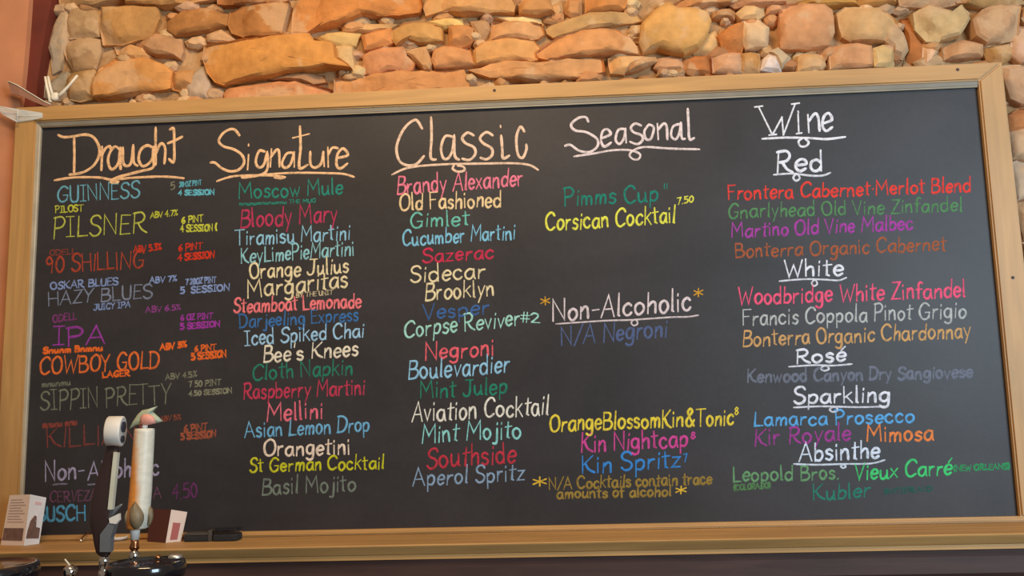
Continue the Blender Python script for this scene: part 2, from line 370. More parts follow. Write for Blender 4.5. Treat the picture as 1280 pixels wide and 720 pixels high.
def add_stone(bm, cl, poly, rgb, depth):
    """poly: list of (X, Z) on the wall; a craggy block bulging out of the mortar"""
    # denser, slightly ragged outline
    pts = []
    n = len(poly)
    for i in range(n):
        a, b = Vector(poly[i]), Vector(poly[(i + 1) % n])
        k = max(1, int((b - a).length / .018))
        for j in range(k):
            p = a.lerp(b, j / k)
            if j: p += Vector((random.uniform(-.0022, .0022), random.uniform(-.0022, .0022)))
            pts.append(p)
    c = sum(pts, Vector((0, 0))) / len(pts)
    size = max((p - c).length for p in pts)
    tx, tz = random.uniform(-.16, .16), random.uniform(-.12, .16)
    rgb = tuple(a * .78 + b * .22 for a, b in zip(rgb, (196, 158, 122)))
    cuts = []
    for _ in range(4):
        an = random.uniform(0, 2 * math.pi); cuts.append((math.cos(an), math.sin(an), random.uniform(.25, .75) * size * .6, random.uniform(.15, .5)))
    def facet(q):
        d = 0
        for a, b, t, sl in cuts: d += max(0, (q.x - c.x) * a + (q.y - c.y) * b - t) * sl
        n1 = noise.noise(Vector((q.x * 17, q.y * 20, depth * 90))); n2 = noise.noise(Vector((q.x * 48, q.y * 55, depth * 90 + 7)))
        return min(d, .022) + (1 - abs(n1) * 2) * -.004 + n2 * .0028
    col = tuple(v * random.uniform(.95, 1.05) for v in lin(rgb)) + (1,)
    depth *= .72
    pts = [p + (p - c).normalized() * .005 for p in pts]
    ins = [(0.0, WALL_Y + .012), (0.0, WALL_Y - depth * .7), (.003, WALL_Y - depth * .92 - .004), (.010, WALL_Y - depth - .007)]
    vr = []
    for inset, y in ins:
        r = []
        for p in pts:
            d = (c - p); L = d.length or 1
            q = p + d / L * min(inset, L * .4)
            yy = y
            if inset > 0:
                yy += (q.x - c.x) * tx * .25 + (q.y - c.y) * tz * .35
                yy += facet(q) if inset > .005 else facet(q) * .8
            r.append(bm.verts.new((q.x, yy, q.y)))
        vr.append(r)
    m = len(pts)
    for k in (.16, .34, .52, .70, .88):
        r = []
        for p in vr[3]:
            q = Vector((p.co.x, p.co.z)).lerp(c, k)
            yy = WALL_Y - depth - .009 + (q.x - c.x) * tx * .25 + (q.y - c.y) * tz * .35 + facet(q)
            r.append(bm.verts.new((q.x, yy, q.y)))
        vr.append(r)
    fs = []
    for a, b in zip(vr, vr[1:]):
        for i in range(m):
            fs.append(bm.faces.new((a[i], a[(i + 1) % m], b[(i + 1) % m], b[i])))
    fs.append(bm.faces.new(vr[-1]))
    for f in fs:
        f.smooth = True
        for l in f.loops: l[cl] = col
bm = bmesh.new(); cl = bm.loops.layers.float_color.new('Col')
MORTAR = (172, 134, 94)
polysXZ = []
for (ox, oy, s), pl, rgb, dp in STONES:
    q = [py_(ox + x / s, oy + y / s, STONE_Y) for x, y in pl]
    pz = [(v.x, v.z) for v in q]
    polysXZ.append(pz); add_stone(bm, cl, pz, rgb, dp)
# small chips wedged between the big stones
placed = 0
for _ in range(2600):
    if placed > 170: break
    px, py = random.uniform(62, 1282), random.uniform(-6, 128)
    if px > 1262: py = random.uniform(0, 470)
    v = py_(px, py, STONE_Y); p = (v.x, v.z)
    if any(in_poly(p, q) for q in polysXZ): continue
    rr = random.uniform(.008, .02); ex = random.uniform(1.0, 2.2); ph = random.uniform(0, 6)
    pl = [(p[0] + rr * ex * random.uniform(.75, 1.1) * math.cos(ph + a * math.pi / 3.5), p[1] + rr * random.uniform(.75, 1.1) * math.sin(ph + a * math.pi / 3.5)) for a in range(7)]
    add_stone(bm, cl, pl, random.choice([(206,170,128),(196,140,88),(216,182,136),(160,112,70),(186,150,116)]), random.uniform(.006, .022)); placed += 1
# rubble beyond the picture: above, to the right and lower right, in rough courses
xr = 1.375
z = 0.25
while z < 3.1:
    h = random.uniform(.07, .13)
    x = -1.18; skip = z + h > 3.1
    while x < 2.5 and not skip:
        w = random.uniform(.1, .3)
        q = RB.transposed() @ (Vector((x + w / 2, STONE_Y, z + h / 2)) - CAM)
        px, py = 640 - q.x / q.z * F, 360 + q.y / q.z * F
        ok = not (py > -22 and px < 1312 and z > 1.0) and not (1.0 <= z and z + h < 2.3 and x < 1.33)
        g = .008
        pl = [(x + g + random.uniform(0, .02), z + g), (x + w * .5, z + g + random.uniform(-.004, .008)), (x + w - g, z + g + random.uniform(0, .02)), (x + w - g, z + h * .6),
              (x + w - g - random.uniform(0, .03), z + h - g), (x + w * .45, z + h - g), (x + g + random.uniform(0, .02), z + h - g * 1.5), (x + g, z + h * .5)]
        if ok: add_stone(bm, cl, pl, random.choice([(206,142,84),(196,150,104),(180,116,60),(210,160,112),(190,140,92)]), random.uniform(.025, .05))
        x += w
    z += h
# mortar bed
nx, nz_ = 190, 120
X0, X1, Z_0, Z_1 = -1.24, 2.6, 0.0, 3.15
g = [[bm.verts.new((X0 + (X1 - X0) * i / nx, WALL_Y + noise.noise(Vector((i * .35, j * .35, 2))) * .014 + .001, Z_0 + (Z_1 - Z_0) * j / nz_)) for j in range(nz_ + 1)] for i in range(nx + 1)]
mc = lin(MORTAR) + (1,)
for i in range(nx):
    for j in range(nz_):
        f = bm.faces.new((g[i][j], g[i + 1][j], g[i + 1][j + 1], g[i][j + 1])); f.smooth = True
        for l in f.loops: l[cl] = mc
vb = [bm.verts.new(p) for p in ((X0, .3, Z_0), (X1, .3, Z_0), (X1, .3, Z_1), (X0, .3, Z_1))]
bk = bm.faces.new(vb)
for l in bk.loops: l[cl] = mc
for k, row in enumerate(([g[i][0] for i in range(nx + 1)], [g[nx][j] for j in range(nz_ + 1)], [g[i][nz_] for i in range(nx, -1, -1)], [g[0][j] for j in range(nz_, -1, -1)])):
    f = bm.faces.new(list(row) + [vb[(k + 1) % 4], vb[k]])
    for l in f.loops: l[cl] = mc
wb_ = tag(obj('wall_back', bm, M_STONE), kind='structure'); wb_.data.set_sharp_from_angle(angle=math.radians(24))
bm = bmesh.new(); box(bm, -2.2, 2.8, -3.6, .3, -.05, 0)
tag(obj('floor', bm, wood('floor_boards', (120, 84, 58), .5, (1, 12, 12))), kind='structure')
# smooth salmon pier on the left, and the recessed maroon board between it and the rubble
bm = bmesh.new()
PIER_Y = 0.015
edge = [(38, -60), (36, 0), (33, 45), (29, 90), (24, 135), (20, 180), (15, 260), (10, 340), (4, 430), (0, 500), (-6, 600), (-14, 720)]
er = [py_(a, b, PIER_Y) for a, b in edge]
fr = [Vector((-1.95, PIER_Y, 0)), Vector((er[-1].x - .03, PIER_Y, 0))] + list(reversed(er)) + [Vector((er[0].x + .02, PIER_Y, 3.1)), Vector((-1.95, PIER_Y, 3.1))]
prism(bm, fr, [Vector((v.x, .3, v.z)) for v in fr])
bmesh.ops.bevel(bm, geom=[e for e in bm.edges if all(abs(v.co.y - PIER_Y) < 1e-4 for v in e.verts) and e.verts[0].co.x > -1.5], offset=.008, segments=3, affect='EDGES')
tag(obj('wall_left', bm, M_PLASTER), kind='structure')
bm = bmesh.new(); a = py_(20, 60, .10); b = py_(74, 60, .10)
ed = [py_(q[0], q[1], .035) for q in ((66, -60), (65, 0), (59, 28), (53, 60), (47, 100), (45, 130), (42, 220))]
fr = [Vector((-1.5, .035, 0)), Vector((ed[-1].x, .035, 0))] + ed[::-1] + [Vector((ed[0].x, .035, 3.1)), Vector((-1.5, .035, 3.1))]
prism(bm, fr, [Vector((v.x, .2, v.z)) for v in fr])
tag(obj('trim_1', bm, M_RED), kind='structure')

# ================================================================== CHALKBOARD
BW, BH = 1.2, 2.4 / 2.311
board = tag(empty('chalkboard', (0, 0, Z0 - .0)), 'long oak-framed chalkboard covered with a handwritten drinks menu in coloured chalk', 'chalkboard')
bm = bmesh.new(); box(bm, -BW - .03, BW + .03, 0, .012, Z0 - .0155, Z0 + BH + .03)
obj('writing_panel', bm, M_BOARD, board)
FY = -.015                                  # front of the frame
def at_front(px, py): return py_(px, py, FY)
oTL, oTR, oBR, oBL = at_front(19, 134), at_front(1253, 77), at_front(1319, 672), at_front(-12, 700)
iTL, iTR, iBR, iBL = at_front(44, 152), at_front(1224, 100), at_front(1277, 650), at_front(20, 676)
zb = Z0 - .0158
def rail(name, quad, mat):
    bm = bmesh.new(); prism(bm, quad, [Vector((v.x, .02, v.z)) for v in quad])
    bmesh.ops.bevel(bm, geom=[e for e in bm.edges if all(v.co.y < FY + 1e-4 for v in e.verts)], offset=.004, segments=2, affect='EDGES')
    return obj(name, bm, mat, board)
r_b = .0025
rail('top_rail', [oTL, iTL, iTR, oTR], M_OAK)
oBLs = Vector((oBL.x, FY, zb)); oBRs = Vector((oBR.x, FY, zb)); iBLs = Vector((iBL.x, FY, Z0 - .003)); iBRs = Vector((iBR.x, FY, Z0 - .003))
rail('side_rail', [oTL, oBLs, iBLs, iTL], M_OAKV)
rail('side_rail', [oTR, iTR, iBRs, oBRs], M_OAKV)
rail('bottom_rail', [oBLs, oBRs, iBRs, iBLs], M_OAK)
# bead moulding inside the frame: sloping strip from the frame's inner edge back to the slate
def bead(name, f0, f1, s0, s1, mat=M_BEAD):
    bm = bmesh.new()
    y1 = -.003
    q0 = Vector((f0.x, FY + .006, f0.z)); q1 = Vector((f1.x, FY + .006, f1.z))
    m0, m1 = q0.lerp(Vector((s0.x, FY + .006, s0.z)), .8), q1.lerp(Vector((s1.x, FY + .006, s1.z)), .8)
    prof0 = [q0, m0, Vector((s0.x, y1 - .004, s0.z)), Vector((s0.x, .002, s0.z)), Vector((f0.x, .002, f0.z))]
    prof1 = [q1, m1, Vector((s1.x, y1 - .004, s1.z)), Vector((s1.x, .002, s1.z)), Vector((f1.x, .002, f1.z))]
    rings(bm, [prof0, prof1]); 
    for f in bm.faces: f.smooth = False
    return obj(name, bm, mat, board)
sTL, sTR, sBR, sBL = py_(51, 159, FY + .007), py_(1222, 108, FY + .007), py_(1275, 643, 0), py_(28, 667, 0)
M_BEADT = plain('grey_bead_shaded', (126, 120, 108), .5)  # same moulding along the top, darker: shade painted into the colour
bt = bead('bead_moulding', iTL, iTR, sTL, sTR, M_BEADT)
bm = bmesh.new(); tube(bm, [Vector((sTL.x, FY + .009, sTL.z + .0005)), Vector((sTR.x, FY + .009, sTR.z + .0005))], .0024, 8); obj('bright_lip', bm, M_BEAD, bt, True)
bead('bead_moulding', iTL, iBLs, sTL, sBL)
# screw heads in the frame
for px, py in ((1197, 87), (1266, 347), (618, 113)):
    p = at_front(px, py); bm = bmesh.new()
    rings(bm, [circle(p + Vector((0, .001, 0)), .0042, (0, 1, 0), 12), circle(p + Vector((0, -.0012, 0)), .0038, (0, 1, 0), 12)])
    obj('screw_head', bm, M_DARKWOOD, board)

# ------------------------------------------------------------------ handwriting
GL = {
'A':(68,"0 0 32 100 64 0|12 36 52 36"),'B':(60,"5 0 5 100|~5 98 40 95 46 75 35 56 5 53|~5 53 45 50 57 28 42 5 5 1"),
'C':(66,"~62 80 50 97 30 98 8 75 4 45 14 12 36 0 62 16"),'D':(66,"6 0 6 100|~0 98 35 96 58 75 60 40 40 8 2 1"),
'E':(52,"5 0 5 100|5 100 48 98|5 54 40 54|5 0 50 2"),'F':(50,"5 0 5 100|5 99 50 100|5 54 38 55"),
'G':(70,"~62 82 45 98 25 95 6 65 6 30 22 3 45 2 60 20|64 42 38 42|62 42 60 8"),'H':(62,"5 0 5 100|58 0 58 100|5 52 58 52"),
'I':(38,"19 0 19 100|2 100 36 100|2 0 36 0"),'|':(14,"6 0 6 100"),'J':(60,"14 100 60 100|~42 100 42 25 30 2 10 4 2 20"),
'K':(62,"5 0 5 100|55 100 6 45|~18 56 35 20 64 0"),'L':(50,"6 100 6 2 50 4"),'M':(82,"4 0 8 100 38 38 68 100 76 0"),
'N':(66,"5 0 5 100 58 2 58 102"),'O':(68,"~32 100 8 80 3 45 14 10 34 0 56 14 63 50 54 86 32 100"),
'P':(56,"6 -5 6 100|~0 96 35 100 52 78 40 52 8 45"),'R':(62,"6 0 6 100|~0 96 35 100 50 78 38 54 8 48|~22 50 40 18 64 0"),
'S':(56,"~52 82 40 98 18 96 6 78 14 58 40 46 52 26 40 4 18 0 2 16"),'T':(62,"30 0 30 100|0 98 62 100"),
'U':(58,"~5 100 5 30 14 4 32 0 50 14 54 100"),'V':(58,"0 100 28 0 56 100"),'W':(84,"0 100 20 0 42 70 60 0 82 100"),
'Y':(56,"0 100 26 50 54 100|26 50 22 0"),'Z':(58,"4 98 52 100 4 2 56 2"),
'a':(52,"~42 52 24 58 6 40 6 14 20 0 36 10 44 40|44 58 44 14 50 0"),'b':(50,"6 100 6 0|~6 40 22 56 40 48 44 24 30 2 6 6"),
'c':(46,"~40 46 26 58 8 46 4 22 16 2 32 2 42 14"),'d':(52,"44 102 44 0|~44 40 28 56 8 46 5 18 18 0 36 6 44 22"),
'e':(46,"~6 30 40 34 36 54 20 58 6 40 6 16 20 0 40 12"),'f':(36,"~38 92 26 100 16 84 16 40 16 0|2 56 34 58"),
'g':(52,"~42 50 24 58 6 42 8 14 24 4 38 16 43 50|~44 57 44 0 38 -26 20 -32 4 -22"),'h':(48,"6 102 6 0|~6 34 22 54 36 52 40 34 40 0"),
'i':(18,"8 56 8 0|8 78 9 86"),'j':(30,"~22 56 22 -10 16 -28 0 -26|22 78 23 86"),'k':(50,"6 104 6 0|42 66 8 32|18 40 46 0"),
'l':(20,"8 104 8 4 14 0"),'m':(70,"6 56 6 0|~6 34 18 54 28 50 32 34 32 0|~32 34 44 54 56 50 60 34 60 0"),
'n':(50,"6 56 6 0|~6 34 22 55 36 52 40 32 42 0"),'o':(50,"~24 58 8 46 5 22 16 2 30 2 44 22 40 46 24 58"),
'p':(50,"6 56 6 -34|~6 40 22 57 40 50 43 26 30 4 6 8"),'r':(38,"6 56 6 0|~6 32 16 50 34 54"),
's':(42,"~36 48 22 58 8 50 10 36 28 28 36 16 24 0 4 8"),'t':(36,"16 90 16 6 26 0|2 62 36 66"),
'u':(52,"~6 56 6 16 16 0 30 6 40 24|42 56 42 4 50 0"),'v':(42,"2 56 20 0 38 56"),'w':(62,"2 56 16 0 30 44 42 0 58 56"),
'x':(42,"2 56 38 0|38 56 0 0"),'y':(46,"4 56 22 4|42 58 10 -34"),'z':(46,"4 56 38 56 4 2 42 2"),
'é':(46,"~6 30 40 34 36 54 20 58 6 40 6 16 20 0 40 12|22 72 38 96"),
'0':(54,"~26 100 6 70 6 26 26 0 46 26 46 70 26 100"),'1':(20,"8 0 8 100"),'2':(56,"~4 80 20 100 42 92 44 66 26 34 4 2|4 2 54 4"),
'4':(54,"34 0 36 100 2 38 52 40"),'5':(54,"46 98 10 98 8 56|~8 56 34 60 48 36 38 6 4 4"),'6':(52,"~40 96 16 68 6 30 22 0 44 18 38 44 10 36"),
'7':(50,"4 98 46 98 20 0"),'8':(52,"~26 54 8 74 26 100 44 76 26 54 6 26 26 0 48 26 26 54"),'9':(50,"~42 70 24 98 6 76 18 52 42 66|42 70 36 0"),
'3':(50,"~6 90 30 100 42 78 22 54 44 34 36 6 6 6"),
'&':(70,"~62 0 30 50 16 82 32 100 44 80 10 34 16 4 40 2 62 36"),'#':(56,"18 0 24 100|38 0 44 100|4 32 56 36|6 66 58 70"),
'(':(24,"~20 110 6 70 6 30 20 -8"),')':(24,"~4 110 18 70 18 30 4 -8"),'/':(44,"2 -4 40 104"),'.':(16,"6 0 9 4"),'·':(20,"6 40 10 44"),
"'":(16,"8 104 6 78"),'"':(34,"8 100 8 60|24 100 24 60"),'-':(40,"4 40 34 42"),'%':(60,"8 0 50 100|~14 96 6 84 14 74 22 84 14 96|~46 28 38 16 46 4 54 16 46 28"),
'*':(50,"24 92 24 28|2 76 46 42|46 76 2 42"),' ':(34,""),
}
def parse(spec):
    out = []
    for st in spec.split('|'):
        if not st: continue
        sm = st[0] == '~'; v = [float(x) for x in st.strip('~').split()]
        p = list(zip(v[::2], v[1::2]))
        out.append(catmull(p, 5) if sm else p)
    return out
GLYPH = {k: (w, parse(s)) for k, (w, s) in GL.items()}
SCALE = 0.00198                             # metres on the slate per picture pixel
CH_Y = -.0012
def ribbon(bm, px, w):
    """chalk stroke: low domed ribbon lying on the slate; px = list of picture points"""
    P = []
    for a in px:
        v = py_(a[0], a[1], 0); q = Vector((v.x, v.z))
        if not P or (q - P[-1]).length > 1e-4: P.append(q)
    if len(P) < 2: return
    n = len(P); r = w / 2
    d0 = (P[1] - P[0]).normalized(); d1 = (P[-1] - P[-2]).normalized()
    P[0] = P[0] - d0 * r * .6; P[-1] = P[-1] + d1 * r * .6
    L = []; 
    for i in range(n):
        ta = (P[i] - P[i - 1]).normalized() if i else d0
        tb = (P[i + 1] - P[i]).normalized() if i < n - 1 else d1
        t = ta + tb
        t = t.normalized() if t.length > .3 else tb
        nrm = Vector((-t.y, t.x)); k = 1 / max(.6, nrm.dot(Vector((-tb.y, tb.x))))
        ww = r * k * (1 + .22 * noise.noise(Vector((P[i].x * 60, P[i].y * 60, 5))))
        if i in (0, n - 1): ww *= .6
        L.append([bm.verts.new((P[i].x + nrm.x * ww * s, (CH_Y if s == 0 else -.0002), P[i].y + nrm.y * ww * s)) for s in (-1, 0, 1)])
    for a, b in zip(L, L[1:]):
        for k in (0, 1):
            f = bm.faces.new((a[k], b[k], b[k + 1], a[k + 1])); f.smooth = True
def text_strokes(txt, x0, y0, x1, y1, h, jit=1.0):
    W = 0.0; place = []
    for ch in txt:
        w, st = GLYPH[ch]; w2 = w * random.uniform(.94, 1.06)
        place.append((W, w2 / w, st)); W += w2 + (8 if ch != ' ' else 0)
    W -= 8
    sx = (x1 - x0) / W; sl = (y1 - y0) / (x1 - x0); out = []
    for off, k, st in place:
        dy = random.uniform(-.04, .04) * h * jit; hh = h / 100 * random.uniform(.95, 1.05); lean = random.uniform(-.05, .09) * jit
        for s in st:
            o = []
            for (gx, gy) in s:
                X = x0 + (off + gx * k) * sx + gy / 100 * h * lean
                o.append((X, y0 + (X - x0) * sl - gy * hh + dy))
            out.append(o)
    return out
def write(name, strokes, rgb, strength, w, parent=None, label=None):
    bm = bmesh.new()
    for s in strokes: ribbon(bm, s, w * SCALE)
    o = obj(name, bm, chalk(rgb, strength), parent or board)
    if label: o['label'] = label
    return o
CREAM = (240, 222, 176)
# headings traced stroke by stroke: view, strokes, width, underline strokes
def traced(view, strokes, smooth=True):
    ox, oy, s = view
    return [catmull([(ox + x / s, oy + y / s) for x, y in st], 5) if len(st) > 2 else [(ox + x / s, oy + y / s) for x, y in st] for st in strokes]
HEADS = [
 ('orange-white chalk heading reading Draught', (40,150,4.8), (244,196,140), .95, 3.6,
  [[(252,100),(254,210),(252,322)],[(158,90),(190,103),(250,98),(320,88),(370,105),(402,160),(402,215),(372,270),(320,308),(270,323),(225,328)],
   [(420,160),(419,230),(416,302)],[(418,215),(440,172),(465,157),(472,172)],[(530,182),(500,160),(470,190),(456,245),(470,290),(492,292),(518,255),(530,170)],[(530,165),(528,240),(532,296)],
   [(545,165),(546,250),(565,276),(595,255),(607,150)],[(608,150),(610,250),(634,276)],
   [(722,165),(690,153),(652,180),(640,235),(660,275),(692,268),(722,230),(728,160)],[(728,160),(727,230),(724,286),(640,310),(520,342),(475,362)],
   [(742,45),(741,160),(742,270)],[(742,205),(765,152),(785,143),(800,180),(794,262)],[(828,57),(850,55),(853,140),(851,250),(822,234)],[(815,140),(860,122),(902,100)]],
  [[(135,362),(250,345),(400,345),(480,358),(600,347),(750,340),(850,343),(912,350)],[(470,372),(490,380),(516,372),(480,366)]]),
 ('orange-white chalk heading reading Signature', (240,150,3.788), (246,200,146), .95, 3.4,
  [[(225,74),(205,48),(180,44),(145,65),(127,100),(150,125),(200,140),(238,168),(246,205),(220,236),(180,243),(140,228),(110,203),(88,202)],
   [(268,165),(263,235)],[(268,116),(268,122)],[(345,150),(318,147),(302,195),(315,224),(340,212),(356,150)],[(356,150),(358,225),(330,258),(240,274)],
   [(376,138),(371,222)],[(372,178),(398,143),(412,150),(414,222)],[(478,155),(448,160),(426,205),(440,226),(466,210),(484,152)],[(484,152),(484,222)],
   [(511,30),(514,130),(508,226),(548,212)],[(478,85),(555,66)],[(560,150),(561,208),(582,226),(612,205),(622,150)],[(622,150),(626,220)],
   [(643,130),(645,222)],[(645,165),(664,132),(692,134)],[(690,180),(738,166),(716,135),(690,160),(684,210),(702,230),(736,206)]],
  [[(118,290),(200,266),(350,262),(442,270)],[(235,272),(380,256),(500,250),(650,252),(720,256),(768,270)],[(390,272),(420,276),(442,270)]]),
 ('cream chalk heading reading Classic', (470,130,3.6), (240,206,170), .95, 3.4,
  [[(208,112),(180,72),(140,95),(110,140),(92,200),(105,255),(140,276),(182,270),(216,234)],[(248,60),(250,150),(246,240),(270,250)],
   [(350,150),(312,145),(293,195),(302,242),(325,244),(345,205),(352,140)],[(352,140),(354,230),(374,252)],
   [(440,142),(412,129),(388,152),(402,176),(440,195),(447,225),(420,252),(388,246)],[(526,142),(497,127),(468,152),(482,176),(520,200),(522,230),(497,249),(470,242)],
   [(563,142),(568,200),(572,244),(600,232)],[(560,98),(561,105)],[(668,125),(650,103),(632,150),(638,225),(660,242),(677,205),(676,182)]],
  [[(72,318),(150,286),(300,272),(500,268),(620,267),(690,275),(730,297)],[(352,275),(345,292),(370,305),(398,298),(392,282),(366,278)]]),
 ('white chalk heading reading Seasonal', (660,130,4.237), (232,216,206), .95, 3.2,
  [[(320,95),(305,70),(265,75),(228,110),(250,140),(310,150),(365,185),(367,225),(325,255),(270,247),(225,217),(195,222)],
   [(390,182),(437,160),(420,134),(395,146),(387,195),(405,226),(440,204)],[(510,132),(478,138),(464,188),(484,212),(508,182),(516,130)],[(516,130),(520,205)],
   [(600,115),(568,104),(545,125),(560,150),(600,165),(607,190),(580,213),(540,200)],[(640,108),(616,145),(626,186),(652,182),(666,125),(640,108)],
   [(685,105),(690,188)],[(690,135),(718,104),(734,120),(738,188)],[(802,106),(768,120),(758,168),(782,187),(803,150),(810,98)],[(810,98),(814,178),(832,184)],
   [(846,25),(850,110),(855,186),(880,180)]],
  [[(243,278),(350,262),(450,245),(540,245),(592,265),(585,292),(556,292),(538,270),(560,245),(620,228),(750,236),(908,240)]]),
 ('white chalk heading reading Wine', (890,110,3.272), (228,230,230), 1.0, 3.4,
  [[(175,78),(206,74)],[(190,76),(247,192)],[(247,192),(286,120)],[(286,120),(292,192)],[(292,192),(340,65)],[(326,66),(356,62)],[(234,193),(262,190)],
   [(352,108),(355,186)],[(346,187),(366,184)],[(352,96),(353,100)],[(392,110),(396,182)],[(395,138),(420,105),(434,120),(440,176)],
   [(455,145),(490,130),(478,103),(459,115),(451,150),(466,176),(492,160)]],
  [[(205,208),(300,203),(400,205),(470,209),(545,200)],[(372,204),(354,218),(362,238),(384,238),(395,222),(378,205)]]),
]
for lab, view, st, rgb in [(h[0], h[1], h[3 + 2], h[2]) for h in HEADS]: pass
for lab, view, rgb, stg, w, st, ul in HEADS:
    o = write('chalk_heading', traced(view, st), rgb, stg, w, None, lab)
    write('underline', traced(view, ul), rgb, stg, w * .85, o)
WHITE = (226, 230, 232)
def loop(cx, cy, rx, ry): return [(cx - rx * .3, cy - ry), (cx - rx, cy), (cx - rx * .2, cy + ry), (cx + rx, cy + ry * .3), (cx + rx * .5, cy - ry), (cx - rx * .3, cy - ry)]
# sub-headings: text, baseline, height, colour, strength, width, underline points, loop
SUBS = [
 ('Red', 970, 216, 1029, 213, 26, WHITE, 1, 3.6, [(967,218.5),(990,217),(1012,219.5),(1028,219.5),(1038,216)], (995.5,222,4,4)),
 ('White', 981, 346, 1055, 344, 21, WHITE, 1, 3, [(974,351.5),(1005,349),(1030,349.5),(1048,350.5),(1058,347)], (1018,354,3.4,3.6)),
 ('Rosé', 995, 455, 1058, 451, 18, WHITE, 1, 3, [(986,458.5),(1018,456.5),(1042,457),(1065,455)], (1031,460.5,5,3)),
 ('Sparkling', 992, 505, 1113, 502, 20, WHITE, 1, 3, [(992,509.5),(1027,508),(1072,509),(1110,508)], (1042,512,5,3)),
 ('Absinthe', 999, 577, 1100, 572, 22, (214,228,236), 1, 3, [(992,580),(1021,581),(1054,580),(1088,579.5),(1106,575)], (1054,583,3,2)),
 ('Non-Alcoholic', 690, 402, 864, 388, 26, (226,212,206), .95, 3, [(695,405),(755,401),(788,400),(810,398.5),(840,396.5),(860,396),(873,394)], (793,403.5,4,3.6)),
 ('Non-', 56, 601, 106, 598, 24, (176,168,190), .8, 3, [(66,606),(75,605),(84,605)], None),
 ('Alcoholic', 110, 600, 199, 593, 22, (176,168,190), .8, 3, [(110,606),(116,605.5),(122,605)], None),
]
for t, x0, y0, x1, y1, h, rgb, stg, w, ul, lp in SUBS:
    o = write('chalk_heading', text_strokes(t, x0, y0, x1, y1, h, .6), rgb, stg, w, None, 'chalk heading reading ' + t)
    st = [catmull(ul, 5)]
    if lp: st.append(catmull(loop(*lp), 5))
    write('underline', st, rgb, stg * (.9 if lp else .5), w * .7, o)
